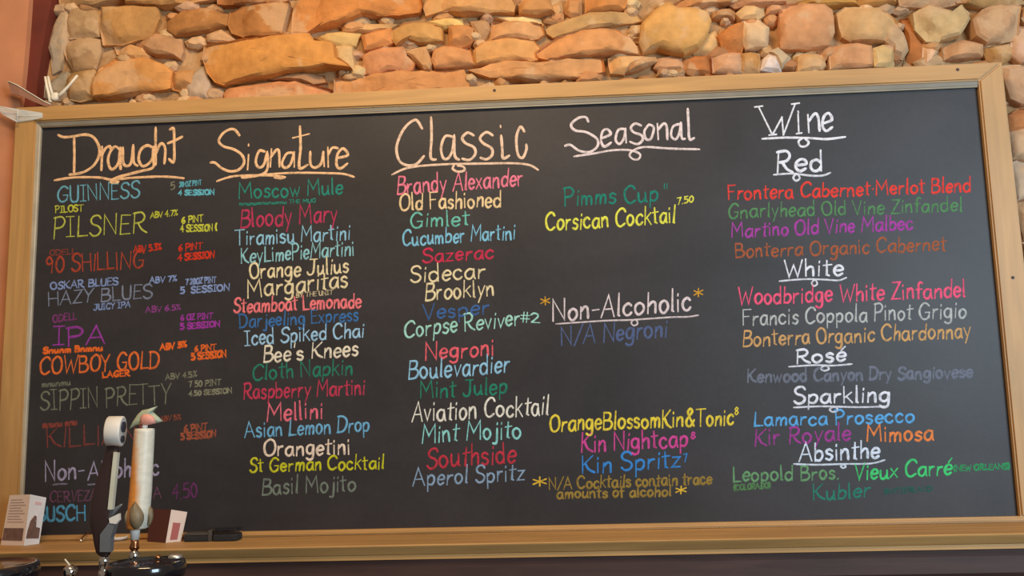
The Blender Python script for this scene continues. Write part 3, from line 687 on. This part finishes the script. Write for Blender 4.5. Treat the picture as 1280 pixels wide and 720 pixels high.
# menu lines: text, left end, right end of the baseline, capital height, colour, strength, stroke width
LB = (150, 206, 222); PK = (238, 128, 140); TEAL = (50, 148, 126); CR = (236, 220, 168); RD = (202, 64, 98); BLU = (62, 106, 158)
LINES = [
 ('GUINNESS',71,253,175,247,20,(116,184,196),.8,2.4),('PILSNER',66,297,183,291,25,(196,200,84),.85,2.4),
 ('90 SH|LL|NG',57,341,180,335,21,(190,78,54),.75,2.6),('HAZY BLUES',60,382,191,372,17,(140,150,168),.75,2.4),
 ('IPA',66,432,132,429,22,(172,70,172),.75,3.2),('COWBOY GOLD',49,468,199,460,21,(238,118,56),.9,2.8),
 ("SIPPIN PRETTY",50,512,214,504,24,(134,138,112),.75,2.4),('K|LL|ANS',58,560,190,552,25,(150,76,66),.65,2.6),
 ('CERVEZA',62,628,121,625,13,(132,84,112),.6,2.2),('N/A',172,624,202,622,13,(132,84,112),.6,2.2),('4.50',215,625,247,621,18,(132,62,118),.6,2.2),('BUSCH',46,652,107,650,18,(88,160,188),.85,3.2),
 ('Moscow Mule',298,249,429,242,19,TEAL,.85,2.6),('Bloody Mary',300,285,422,277,23,RD,.85,2.6),('Tiramisu Martini',294,307,438,299,19,LB,.9,2.4),
 ('KeyLimePieMartini',301,329,443,319,19,(150,208,206),.9,2.4),('Orange Julius',312,349,436,341,20,CR,.95,2.6),('Margaritas',309,372,435,359,22,CR,.95,2.8),
 ('Steamboat Lemonade',292,391,452,384,18,(244,128,128),.95,2.8),('Darjeeling Express',299,410,448,401,17,(68,122,176),.85,2.4),
 ('Iced Spiked Chai',306,432,455,421,19,(162,206,226),.95,2.5),("Bee's Knees",329,453,448,444,20,(236,226,194),.95,2.7),
 ('Cloth Napkin',315,475,441,468,20,(50,140,112),.8,2.6),('Raspberry Martini',304,499,456,493,20,(206,66,92),.85,2.6),('Mellini',333,527,404,522,22,(236,116,130),.95,2.8),
 ('Asian Lemon Drop',306,547,462,539,20,(118,184,214),.9,2.5),('Orangetini',329,570,438,567,20,(240,220,190),.95,2.8),
 ('St German Cocktail',312,590,480,586,17,(208,206,44),.9,2.5),('Basil Mojito',327,619,445,614,21,(128,140,122),.8,2.6),
 ('Brandy Alexander',496,243,654,232,22,(238,130,146),.95,2.7),('Old Fashioned',499,263,627,258,20,(240,212,154),.95,2.7),('Gimlet',513,285,587,281,19,(116,200,176),.9,2.5),
 ('Cucumber Martini',503,307,644,299,19,(134,202,222),.9,2.5),('Sazerac',528,328,617,323,18,(208,58,84),.9,2.7),('Sidecar',513,353,607,347,21,CR,.95,2.6),
 ('Brooklyn',531,376,618,369,21,CR,.95,2.6),('Vesper',529,400,612,392,19,(70,112,166),.85,2.5),('Corpse Reviver',505,423,650,406,21,(166,222,198),.95,2.5),
 ('Negroni',531,450,618,444,21,(238,104,112),.95,2.7),('Boulevardier',510,475,637,465,23,(150,204,224),.95,2.6),('Mint Julep',525,498,634,492,21,(46,142,112),.85,2.6),
 ('Aviation Cocktail',515,527,686,518,24,(234,232,210),.95,2.6),('Mint Mojito',527,554,652,547,23,(146,218,206),.95,2.6),('Southside',533,585,645,579,26,(206,62,76),.85,2.7),
 ('Aperol Spritz',516,608,656,600,21,(142,170,190),.9,2.5),
 ('Pimms Cup',705,257,823,252,21,(42,142,120),.85,2.7),('Corsican Cocktail',682,289,844,278,22,(226,226,82),.95,2.7),
 ('N/A Negroni',701,432,834,421,23,(96,114,152),.75,3.0),('OrangeBlossomKin&Tonic',687,539,917,531,21,(234,212,70),.95,2.7),
 ('Kin Nightcap',726,565,860,558,23,(214,80,152),.9,2.9),('Kin Spritz',727,592,851,584,22,(64,142,210),.9,2.8),
 ('N/A Cocktails contain trace',686,612,890,605,15,(160,134,62),.85,2.6),('amounts of alcohol',696,623,839,620,13,(160,134,62),.85,2.6),
 ('Frontera Cabernet·Merlot Blend',910,250,1214,240,18,(230,72,62),.95,2.7),('Gnarlyhead Old Vine Zinfandel',910,273,1203,264,18,(92,146,94),.9,2.4),
 ('Martino Old Vine Malbec',914,297,1141,287,18,(176,72,166),.9,2.6),('Bonterra Organic Cabernet',919,322,1183,313,18,(176,100,66),.85,2.5),
 ('Woodbridge White Zinfandel',923,381,1207,371,21,(244,96,128),.95,2.7),('Francis Coppola Pinot Grigio',928,407,1208,397,20,(192,198,190),.9,2.4),
 ('Bonterra Organic Chardonnay',928,433,1214,422,20,(216,170,108),.9,2.5),('Kenwood Canyon Dry Sangiovese',934,478,1216,472,16,(136,144,158),.6,3.2),
 ('Lamarca Prosecco',942,533,1143,528,18,(98,176,226),.95,2.6),('Kir Royale',943,557,1064,550,21,(168,72,152),.9,2.7),('Mimosa',1083,552,1167,550,20,(240,140,76),.95,2.8),
 ('Leopold Bros.',916,602,1049,599,18,(110,162,112),.9,2.6),('Vieux Carré',1068,600,1190,593,20,(74,210,120),.95,2.7),('Kubler',1016,625,1088,621,19,(52,138,116),.85,2.6),
]
for t, x0, y0, x1, y1, h, rgb, stg, w in LINES:
    write('chalk_line', text_strokes(t, x0, y0, x1, y1, h), rgb, stg, w)
Y_ = (204, 208, 70); OR = (238, 112, 46); RO = (214, 62, 40); PU = (164, 62, 160); GG = (140, 140, 112); SB = (142, 164, 206); TL = (104, 190, 200); BR = (170, 92, 64)
NOTES = [
 ('5',213,238,219,236,9,GG,.8,1.8),('20 OZ PINT',224,234,252,231,6,TL,.7,1.8),('4 SESSION',223,244,268,243,6,TL,.9,2.4),
 ('PILOST',69,266,104,264,8,Y_,.85,2),('ABV 4.7%',188,273,222,269,7,Y_,.8,2),('6 P|NT',227,279,254,277,8,Y_,.9,2.2),('4 SESSION (',226,290,271,288,8,Y_,.9,2.3),
 ('ODELL',62,320,95,317,7,(160,76,60),.6,2),('ABV 5.3%',167,316,202,312,8,RO,.85,2.2),('6 P|NT',223,314,253,311,8,RO,.9,2.2),('4 SESSION',223,326,268,322,8,RO,.9,2.6),
 ('OSKAR BLUES',63,362,148,356,9,SB,.8,2.2),('ABV 7%',187,354,221,351,7,SB,.8,2.2),('7 20OZ PINT',232,356,270,353,7,SB,.8,2),('5  SESSION',225,367,287,363,8,SB,.85,2.4),('JUICY IPA',117,388,163,384,7,SB,.8,2),
 ('ODELL',66,403,96,399,9,(150,70,130),.65,2.2),('ABV 6.5%',182,391,226,387,7,(160,76,150),.65,2),('6 OZ PINT',226,401,266,398,7,PU,.85,2.2),('5 SESSION',225,412,275,408,7,PU,.9,2.6),
 ('Snunm Bnmnu',54,442,128,438,7,OR,.95,3),('ABV 5%',200,438,233,433,7,OR,.95,3),('6 P|NT',243,440,270,437,7,OR,.9,2.2),('5 SESSION',239,450,283,446,8,OR,.9,2.8),('LAGER',128,472,162,470,7,OR,.9,2.6),
 ('mnunmu',52,484,88,481,7,(132,136,112),.6,2.2),('ABV 4.5%',207,475,246,471,7,GG,.7,2),('7 50 PINT',236,484,276,481,7,GG,.8,2),('4.50 SESSION',236,495,290,491,6,GG,.85,2.2),
 ('mnunu mnu',53,535,96,531,8,(160,80,66),.65,2.4),('ABV 5%',200,527,226,524,6,(160,86,64),.6,2),('6 P|NT',230,541,259,538,9,BR,.8,2.6),('5 SESSION',226,550,270,546,8,BR,.85,2.8),
 ('mnunumnunumnu THE MUG',299,257,395,253,4.5,TEAL,.8,1.6),('BY THE UNIT',370,372,416,368,5.5,CR,.7,1.4),('#2',650,402,675,404,12,(166,222,198),.95,2.2),
 ('"',828,247,835,246,16,TEAL,.8,2),('7.50',846,256,867,252,8,(226,226,82),.95,1.8),("'",843,410,848,408,14,(96,110,134),.7,2),
 ('*',676,386,688,385,15,(222,166,52),.9,2.4),('*',867,376,879,375,15,(222,166,52),.9,2.4),('*',666,613,684,612,17,(226,186,60),.95,2.8),('*',844,621,858,620,15,(226,186,60),.95,2.6),
 ('8',918,519,923,518,9,(234,212,70),.9,1.6),('8',863,549,869,548,8,(214,80,152),.9,1.8),('7',854,578,859,577,10,(64,142,210),.8,1.8),
 ('(COLORADO)',917,613,963,610,7,(92,140,88),.85,2),('(NEW ORLEANS)',1192,589,1262,586,7,(60,170,104),.75,2.2),('SW|TZERLAND',1105,617,1165,614,6,(44,112,98),.6,2),
]
for t, x0, y0, x1, y1, h, rgb, stg, w in NOTES:
    write('chalk_note', text_strokes(t, x0, y0, x1, y1, h), rgb, stg, w)

# ================================================================== LEDGE under the board
ZL = Z0 - .0165
LY = -.195
shelf = tag(empty('ledge_shelf', (0, 0, ZL - .025)), 'long pale oak ledge running under the chalkboard', 'shelf')
bm = bmesh.new()
lp_ = [(LY + .002, ZL), (LY, ZL - .002), (LY + .001, ZL - .0045), (LY + .013, ZL - .022), (LY + .018, ZL - .024), (LY + .018, ZL - .034), (.02, ZL - .034), (.02, ZL)]
rings(bm, [[Vector((-1.42, y, z)) for y, z in lp_], [Vector((1.75, y, z)) for y, z in lp_]])
for f in bm.faces: f.smooth = False
obj('shelf_board', bm, M_LEDGE, shelf)
bm = bmesh.new()
prof = [(LY + .024, ZL - .035), (LY + .026, ZL - .05), (LY + .026, ZL - .085), (LY + .034, ZL - .1), (LY + .03, ZL - .30), (LY + .03, 0.0), (.06, 0.0), (.06, ZL - .035)]
rings(bm, [[Vector((-1.42, y, z)) for y, z in prof], [Vector((1.75, y, z)) for y, z in prof]])
for f in bm.faces: f.smooth = False
tag(obj('trim_2', bm, M_DARKWOOD), kind='structure')

# ------------------------------------------------------------------ things on the ledge
def on(px, py): return pz_(px, py, ZL)
# folded card with a picture at its foot
b0, b1, b2 = on(1, 677), on(30, 678), on(49, 677.5)
up = Vector((0, 0, 1))
def upto(base, px, py):                     # point above `base` (same depth) seen at px,py
    return py_(px, py, base.y)
t0, t1, t2 = upto(b0, 12, 619), upto(b1, 38, 618), upto(b2, 58, 622)
# give the sides their turn: outer edges stand further back than the fold
def turned(p, px, py, dy): return None
fold_y = -.092
def place(px, py, y): return py_(px, py, y)
cb = [place(1, 677, fold_y + .022), place(30, 678.5, fold_y), place(49, 678, fold_y + .034)]
for v in cb: v.z = ZL + .0005
ct = [place(12, 619, fold_y + .030), place(38, 618, fold_y + .010), place(58, 622, fold_y + .042)]
card = tag(empty('table_card', (cb[1].x, cb[1].y, ZL)), 'folded white menu card with a brown picture standing at the left end of the ledge', 'card')
def panel(name, a, b, c, d, th, mat, parent, back=None):
    """a,b bottom; c,d top (c above b)"""
    n = (b - a).cross(d - a).normalized()
    if n.y > 0: n = -n
    bm = bmesh.new(); prism(bm, [a, b, c, d], [p - n * th for p in (a, b, c, d)])
    return obj(name, bm, mat, parent), n
def sub(a, b, c, d, u0, u1, v0, v1):
    f = lambda u, v: (a.lerp(b, u)).lerp(d.lerp(c, u), v)
    return f(u0, v0), f(u1, v0), f(u1, v1), f(u0, v1)
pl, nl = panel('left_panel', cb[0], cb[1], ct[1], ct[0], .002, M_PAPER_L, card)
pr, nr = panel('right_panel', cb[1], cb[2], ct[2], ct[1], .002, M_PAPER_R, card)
def patch(name, quad, n, mat, parent, pts=None):
    q = [p + n * .0012 for p in quad]; bm = bmesh.new(); prism(bm, q, [p - n * .0010 for p in q]); return obj(name, bm, mat, parent)
patch('picture', sub(cb[0], cb[1], ct[1], ct[0], .04, .90, .10, .34), nl, M_BROWNPIC, pl)
for k in range(9):
    v = .46 + k * .055
    patch('text_row', sub(cb[0], cb[1], ct[1], ct[0], .12, .86 - .1 * (k % 3), v, v + .014), nl, M_GREYTXT, pl)
q = sub(cb[1], cb[2], ct[2], ct[1], 0, 1, 0, 1)
f = lambda u, v: (q[0].lerp(q[1], u)).lerp(q[3].lerp(q[2], u), v)
bm = bmesh.new(); outl = [f(.06, .14), f(.9, .12), f(.88, .34), f(.62, .36), f(.56, .58), f(.42, .6), f(.2, .48), f(.1, .3)]
prism(bm, [p + nr * .0012 for p in outl], [p - nr * .001 for p in outl]); obj('picture', bm, M_BROWNPIC, pr)
patch('pink_mark', sub(cb[1], cb[2], ct[2], ct[1], .35, .75, .82, .88), nr, M_PINK, pr)
# dark red carton with a white side
fy = -.085
k0, k1, k2 = place(184, 675, fy + .03), place(207, 676, fy), place(226, 675.5, fy + .02)
for v in (k0, k1, k2): v.z = ZL + .0005
u0, u1, u2 = place(188, 636, fy + .03), place(214, 637, fy), place(234, 640, fy + .02)
car = tag(empty('small_carton', (k1.x, k1.y, ZL)), 'small dark red carton with a white side and red panel behind the pale tap handle', 'box')
bm = bmesh.new()
kk = k0 + k2 - k1; uu = u0 + u2 - u1; kk.z = ZL + .0005
rings(bm, [[k0, k1, k2, kk], [u0, u1, u2, uu]])
for f_ in bm.faces: f_.smooth = False
obj('carton_body', bm, M_REDBOX, car)
nn = (k2 - k1).cross(u1 - k1).normalized(); nn = -nn if nn.y > 0 else nn
bm = bmesh.new(); qd = [p + nn * .001 for p in (k1, k2, u2, u1)]; prism(bm, qd, [p - nn * .0008 for p in qd]); ws = obj('white_side', bm, M_PAPER_L, car)
patch('red_panel', [p + nn * .0008 for p in sub(k1, k2, u2, u1, .25, .72, .08, .62)], nn, M_REDPANEL, ws)
# two erasers lying at the back of the ledge
ey = -.078
a = place(229, 674, ey); b = place(261, 674, ey)
er1 = tag(empty('board_eraser', ((a.x + b.x) / 2, ey + .02, ZL)), 'low dark grey chalk eraser with a pale end, next to the red carton', 'eraser')
bm = bmesh.new(); box(bm, a.x, b.x - .004, ey, ey + .04, ZL + .0005, ZL + .014, 0, .003); obj('felt', bm, M_ERASER, er1)
bm = bmesh.new(); box(bm, a.x, b.x - .004, ey + .002, ey + .038, ZL + .0142, ZL + .020, 0, .002); obj('grip', bm, M_EGREY, er1)
bm = bmesh.new(); box(bm, b.x - .0038, b.x + .006, ey + .002, ey + .035, ZL + .0005, ZL + .026, 0, .002); obj('end_cap', bm, M_EGREY, er1)
a = place(266, 674, ey); b = place(296, 672, ey)
er2 = tag(empty('board_eraser', ((a.x + b.x) / 2, ey + .02, ZL)), 'solid black felt eraser at the right end of the dark clutter on the ledge', 'eraser')
bm = bmesh.new(); box(bm, a.x, b.x, ey - .003, ey + .041, ZL + .0005, ZL + .017, 0, .004); obj('felt', bm, M_ERASER, er2)
bm = bmesh.new(); box(bm, a.x + .001, b.x - .002, ey - .001, ey + .039, ZL + .0172, ZL + .030, 0, .004); obj('grip', bm, M_BLACK, er2)
# little white dish and a bent brass wire
p = pz_(147, 676, ZL)
bm = bmesh.new()
prof = [(.004, .001), (.012, .0012), (.021, .006), (.023, .0095), (.0222, .0102), (.012, .004), (.004, .003)]
rings(bm, [circle(Vector((p.x, p.y, ZL + z)), r, (0, 0, 1), 28) for r, z in prof])
tag(obj('dish', bm, M_WHITE, None), 'tiny white dish on the ledge between the two tap handles', 'dish')
w0 = pz_(101, 678, ZL); pts = [Vector((w0.x, w0.y, ZL + .004)), place(103, 672, w0.y + .01), place(109, 667, w0.y + .03), place(118, 662, w0.y + .055)]
for q_ in pts: q_.z = max(q_.z, ZL + .004)
bm = bmesh.new(); tube(bm, [Vector(v) for v in catmull([tuple(v) for v in pts], 5)], .0018)
wire = tag(empty('bent_wire', (w0.x, w0.y, ZL)), 'thin bent brass wire with shiny tip on the ledge beside the dark tap handle', 'wire')
obj('stem', bm, M_BRASS, wire, True)
bm = bmesh.new(); bmesh.ops.create_icosphere(bm, subdivisions=2, radius=.004, matrix=Matrix.Translation(Vector((w0.x, w0.y, ZL + .0042)))); obj('tip', bm, M_CHROME, wire, True)

# ------------------------------------------------------------------ tie and clear film on the frame's top left corner
tie_y = -.002
def fp(px, py, y=tie_y): return place(px, py, y)
topz = oTL.z
kn = fp(68, 121)
tie = tag(empty('plastic_tie', kn), 'white plastic tie with upright tails knotted on the top left corner of the frame', 'tie')
bm = bmesh.new(); bmesh.ops.create_icosphere(bm, subdivisions=3, radius=.0105, matrix=Matrix.Translation(fp(69, 121)) @ Matrix.Diagonal((1, .8, 1.15, 1)))
for v in bm.verts: v.co += Vector((1, 1, 1)) * noise.noise(v.co * 90) * .002
obj('knot', bm, M_TIE, tie, True)
for pts in ([(56.5, 96), (58.5, 108), (61.5, 120), (63, 128)], [(60, 95.5), (62.5, 108), (66, 120)], [(97, 94), (88, 105), (79, 115), (71, 122)]):
    bm = bmesh.new(); tube(bm, [fp(*q) for q in pts], [.0032, .0036, .0042, .0048][:len(pts)], 8); obj('tail', bm, M_TIE, tie, True)
bm = bmesh.new()
st = [(10, 102, -.02), (22, 107, -.018), (40, 118, -.014), (55, 127, -.010), (64, 131, -.006)]
up_, lo_ = [], []
for i, (x, y, yy) in enumerate(st):
    t = i / 4
    up_.append(place(x, y, yy)); lo_.append(place(x + 4 * (1 - t), y + 13 * (1 - t) + 2.5, yy - .004))
ring_f = up_ + lo_[::-1]
prism(bm, ring_f, [v + Vector((0, .004, 0)) for v in ring_f]); obj('strap', bm, M_STRAP, tie)
bm = bmesh.new(); tube(bm, [v + Vector((0, -.002, .0005)) for v in up_], .0014, 6); obj('strap_edge', bm, M_TIE, tie, True)
film = tag(empty('clear_film', place(22, 145, FY - .004)), 'shiny clear plastic film wrapped round the corner between frame and salmon wall', 'tape')
bm = bmesh.new(); qd = [place(21, 136, FY - .003), place(53, 141, FY - .003), place(53, 147, FY - .003), place(40, 150, FY - .003), place(21, 153, FY - .003)]
prism(bm, qd, [v + Vector((0, .0015, 0)) for v in qd]); obj('front_flap', bm, M_CLEAR, film)
bm = bmesh.new(); qd = [place(-8, 131, -.012), place(21, 136, FY - .003), place(21, 153, FY - .003), place(4, 144, -.012)]
prism(bm, qd, [v + Vector((0, .0015, 0)) for v in qd]); obj('side_flap', bm, M_CLEAR, film)
for a_, b_ in (((-6, 132), (22, 138)), ((2, 142), (22, 152)), ((22, 137), (22, 153)), ((22, 146), (52, 144))):
    bm = bmesh.new(); tube(bm, [place(*a_, -.03), place(*b_, -.028)], .0011, 6); obj('crease', bm, M_WHITE, film, True)

# ================================================================== TAPS
HY = -.46                                   # depth of the handles in front of the slate
def dist(px, py, y): return (py_(px, py, y) - CAM).dot(-Vector((RB[0][2], RB[1][2], RB[2][2])))
PXM = dist(160, 620, HY) / F                # metres per picture pixel at that depth
def prof_rings(lst, y, depth=1.0, n=24, sq=2.0):
    rs = []
    for px, py, hw in lst:
        c = py_(px, py, y); r = hw * PXM; ring = []
        for i in range(n):
            a = 2 * math.pi * i / n; ca, sa = math.cos(a), math.sin(a)
            e = 2 / sq
            ring.append(c + Vector((r * math.copysign(abs(ca) ** e, ca), r * depth * math.copysign(abs(sa) ** e, sa), 0)))
        rs.append(ring)
    return rs
# the bar top that carries the towers
cz = py_(170, 760, HY).z
COUNTER = cz - .26
bm = bmesh.new(); box(bm, -2.1, 2.4, -.78, -.26, COUNTER - .05, COUNTER, 0, .008); box(bm, -2.05, 2.35, -.70, -.30, 0, COUNTER - .05)
tag(obj('trim_3', bm, M_DARKWOOD), kind='structure')
def tower(px, py, hw, y, label):
    c = py_(px, py, y); r = hw * dist(px, py, y) / F
    t = tag(empty('tap_tower', (c.x, y, COUNTER)), label, 'beer tap tower')
    bm = bmesh.new()
    pr = [(r * 1.12, COUNTER + .0005), (r * 1.12, COUNTER + .012), (r * .98, COUNTER + .02), (r * .98, c.z - .03), (r, c.z - .026)]
    rings(bm, [circle(Vector((c.x, y, z)), rr, (0, 0, 1), 48) for rr, z in pr]); obj('column', bm, M_BLACK, t)
    bm = bmesh.new()
    pr = [(r * 1.0, c.z - .0255), (r * 1.03, c.z - .02), (r * 1.03, c.z - .006), (r * .99, c.z), (r * .93, c.z + .001), (r * .90, c.z - .004), (r * .5, c.z - .002), (r * .1, c.z)]
    rings(bm, [circle(Vector((c.x, y, z)), rr, (0, 0, 1), 48) for rr, z in pr]); obj('lid', bm, M_BLACK, t)
    return t, c, r
t1, c1, rr1 = tower(183, 702, 46, HY - .092, 'round black tap tower carrying a dark and a pale tap handle')
bm = bmesh.new(); p = Vector((c1.x + rr1 * .66, c1.y + rr1 * .35, c1.z + .0005))
rings(bm, [circle(p + Vector((0, 0, z)), r, (0, 0, 1), 20) for r, z in ((.012, 0), (.0135, .003), (.012, .007), (.006, .009))]); obj('lid_disc', bm, M_STEEL, t1, True)  # small pale steel disc on the lid
p = Vector((c1.x + rr1 * .1, c1.y + rr1 * .5, c1.z + .0005)); bm = bmesh.new()
rings(bm, [circle(p + Vector((0, 0, z)), r, (0, 0, 1), 16) for r, z in ((.006, 0), (.0065, .003), (.003, .006))]); obj('lid_glint', bm, M_BRASS, t1, True)  # copper bump that stands in for a reflection on the lid
t2, c2, rr2 = tower(-20, 706, 62, HY - .085, 'black tap tower cut off by the lower left edge of the picture')
def faucet(px, py, y, tow, ctr):
    """shank and faucet behind the tower that carry a handle"""
    top = py_(px, py, y); bm = bmesh.new()
    pr = [(.006, top.z - .075), (.009, top.z - .07), (.0105, top.z - .05), (.010, top.z - .03), (.007, top.z - .026), (.0095, top.z - .018), (.0105, top.z - .010), (.008, top.z - .004), (.006, top.z - .001)]
    rings(bm, [circle(Vector((top.x, y, z)), r, (0, 0, 1), 20) for r, z in pr]); f_ = obj('faucet', bm, M_CHROME, tow, True)
    bm = bmesh.new(); tube(bm, [Vector((top.x, y, top.z - .05)), Vector((ctr.x + (top.x - ctr.x) * .6, ctr.y, top.z - .05))], .008, 12); obj('shank', bm, M_CHROME, f_, True)
    return top
# dark handle with a white drum badge
top = faucet(130.5, 694, HY, t1, c1)
bm = bmesh.new()
rings(bm, prof_rings([(130.5, 694.5, 6), (129.5, 690, 9), (128.5, 678, 10.5), (128, 668, 11.5), (127.5, 655, 14.5), (128.5, 640, 15.5), (131, 615, 14), (135, 590, 11), (139, 570, 8.5), (141, 557, 7.5)], HY, .55, 24, 3.2))
h1 = obj('tap_handle', bm, M_HANDLE, t1, True); h1['label'] = 'dark flared tap handle with a white drum badge on top'
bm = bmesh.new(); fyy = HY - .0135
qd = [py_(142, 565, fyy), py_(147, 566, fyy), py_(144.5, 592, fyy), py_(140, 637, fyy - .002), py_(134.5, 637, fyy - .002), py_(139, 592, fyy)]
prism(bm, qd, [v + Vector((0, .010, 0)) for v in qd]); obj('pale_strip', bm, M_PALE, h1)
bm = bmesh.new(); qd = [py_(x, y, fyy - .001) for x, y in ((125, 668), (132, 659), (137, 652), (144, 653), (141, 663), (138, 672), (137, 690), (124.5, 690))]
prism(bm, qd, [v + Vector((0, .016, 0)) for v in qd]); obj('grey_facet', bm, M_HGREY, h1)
bm = bmesh.new(); qd = [py_(x, y, fyy - .003) for x, y in ((136, 648), (148.5, 642), (149, 650), (145, 655), (137, 654))]
prism(bm, qd, [v + Vector((0, .008, 0)) for v in qd]); obj('white_badge', bm, M_WHITE, h1)
bm = bmesh.new(); tube(bm, [py_(x, y, HY - .004) for x, y in ((138, 646), (144, 637), (150, 632.5), (153, 630))], [.006, .005, .003, .0012], 8); obj('prong', bm, M_HGREY, h1, True)
# drum: axis pointing to the right and a little towards the viewer
ax = Vector((.975, .20, -.03)).normalized(); R1 = 19 * PXM
cL, cR = py_(134.5, 539, HY), py_(149.5, 541, HY - .008)
cR = cL + ax * 17 * PXM / .93
bm = bmesh.new()
rings(bm, [circle(cL + ax * (t * 17 * PXM / .93), R1 * k, ax, 40) for t, k in ((-.04, .80), (-.01, .93), (.06, .99), (.9, 1.0), (1.0, .985), (1.03, .93), (1.03, .82), (.99, .78))])
obj('drum_badge', bm, M_WHITE, h1)
u = Vector((0, 0, 1)); u = (u - ax * u.dot(ax)).normalized(); v_ = ax.cross(u)
for du, dv, ru, rv in ((.28, 0, .36, .5), (-.52, .05, .24, .42)):
    c = cR + u * R1 * du + v_ * R1 * dv; bm = bmesh.new()
    base = [c + u * R1 * ru * math.cos(2 * math.pi * i / 24) + v_ * R1 * rv * math.sin(2 * math.pi * i / 24) for i in range(24)]
    prism(bm, [q + ax * .0022 for q in base], [q - ax * .001 for q in base]); obj('badge_spot', bm, M_SPOT, h1)
# pale cylindrical handle with a fin on top
top = faucet(168, 687, HY, t1, c1)
bm = bmesh.new()
org = py_(176, 600, HY)
rings(bm, prof_rings([(171, 661, 11), (172, 659, 13.2), (174, 636, 13.4), (176, 612, 13.2), (178, 580, 12.8), (180.5, 540, 12.3), (180.8, 536.5, 12.1), (180.9, 535.5, 11)], HY, 1, 32))
h2 = obj('tap_handle', bm, M_SHAFT, t1, True, org); h2['label'] = 'pale orange and white cylindrical tap handle topped with a fin'
bm = bmesh.new(); rings(bm, prof_rings([(168, 687, 5), (168, 684, 6), (168.5, 678, 4.5), (168.5, 674, 5)], HY)); obj('collar', bm, M_BRASS, h2, True)
bm = bmesh.new(); rings(bm, prof_rings([(168.5, 674.5, 5), (169, 662, 6), (169.5, 655, 8)], HY)); obj('neck', bm, M_WHITE, h2, True)
bm = bmesh.new()
yy = HY - .0215
lf = [(169, 626.5), (175, 636), (177.5, 645), (176, 655), (171, 661.5), (165, 659), (161.5, 650), (161.5, 640), (164, 633)]
q = [Vector(v) for v in catmull([tuple(py_(x, y, yy)) for x, y in lf + [lf[0]]], 4)[:-1]]
c = sum(q, Vector()) / len(q)
rings(bm, [[v + Vector((0, .012, 0)) for v in q], q, [v.lerp(c, .35) + Vector((0, -.006, 0)) for v in q], [v.lerp(c, .8) + Vector((0, -.009, 0)) for v in q]]); obj('leaf_badge', bm, M_LEAF, h2, True)
bm = bmesh.new()
q = [py_(x, y, HY - .006) for x, y in ((164, 633), (158, 638), (155, 646), (156, 655), (161, 661), (167, 660), (166, 640))]
prism(bm, q, [v + Vector((0, .012, 0)) for v in q])
bmesh.ops.bevel(bm, geom=bm.edges[:], offset=.0015, segments=2, affect='EDGES'); obj('left_scale', bm, M_LEAFRIM, h2, True)
bm = bmesh.new()
q = [py_(x, y, HY - .004) for x, y in ((184, 632), (188.5, 636), (189.5, 645), (187, 655), (183, 659))]
prism(bm, q, [v + Vector((0, .012, 0)) for v in q])
bmesh.ops.bevel(bm, geom=bm.edges[:], offset=.0015, segments=2, affect='EDGES'); obj('right_scale', bm, M_LEAF, h2, True)
bm = bmesh.new(); rings(bm, prof_rings([(181, 536, 3), (181, 533, 3.6), (181.5, 530, 3.0), (181.5, 527, 2.2)], HY)); obj('stud', bm, M_WHITE, h2, True)
fin = [(160.5, 537.5), (166, 527), (172, 518), (178, 512.5), (186, 511), (197, 507.5), (190, 513.5), (196, 519), (204, 526.5), (198, 528.5), (188, 530.5), (176, 530), (168, 532)]
bm = bmesh.new(); q = [py_(x, y, HY) for x, y in fin]; c = sum(q, Vector()) / len(q)
rings(bm, [[v.lerp(c, .5) + Vector((0, .008, 0)) for v in q], [v.lerp(c, .1) + Vector((0, .004, 0)) for v in q], q, [v.lerp(c, .1) + Vector((0, -.004, 0)) for v in q], [v.lerp(c, .5) + Vector((0, -.008, 0)) for v in q]])
obj('fin', bm, M_FINGREEN, h2, True)
pk = [(175, 530), (175.5, 521), (180, 517.5), (187, 518), (192, 522), (194, 529), (185, 531)]
bm = bmesh.new(); q = [py_(x, y, HY - .010) for x, y in pk]; c = sum(q, Vector()) / len(q)
rings(bm, [[v + Vector((0, .006, 0)) for v in q], q, [v.lerp(c, .4) + Vector((0, -.004, 0)) for v in q]]); obj('pink_patch', bm, M_FINPINK, h2, True)
# small chrome lever on the second tower
p = py_(88, 709, HY - .03); 
lev = tag(empty('tap_lever', Vector((p.x, p.y, COUNTER))), 'small chrome knob with a thin pale stem between the two black towers', 'tap lever')
bm = bmesh.new(); rings(bm, [circle(Vector((p.x, p.y, z)), r, (0, 0, 1), 24) for r, z in ((.03, COUNTER + .0005), (.028, COUNTER + .01), (.010, COUNTER + .02), (.010, p.z - .02), (.013, p.z - .012), (.0125, p.z - .002), (.006, p.z + .004))]); obj('knob', bm, M_CHROME, lev, True)
bm = bmesh.new(); tube(bm, [p + Vector((0, 0, .002)), py_(81, 699, HY - .03)], .0016, 6); obj('stem', bm, M_TIE, lev, True)
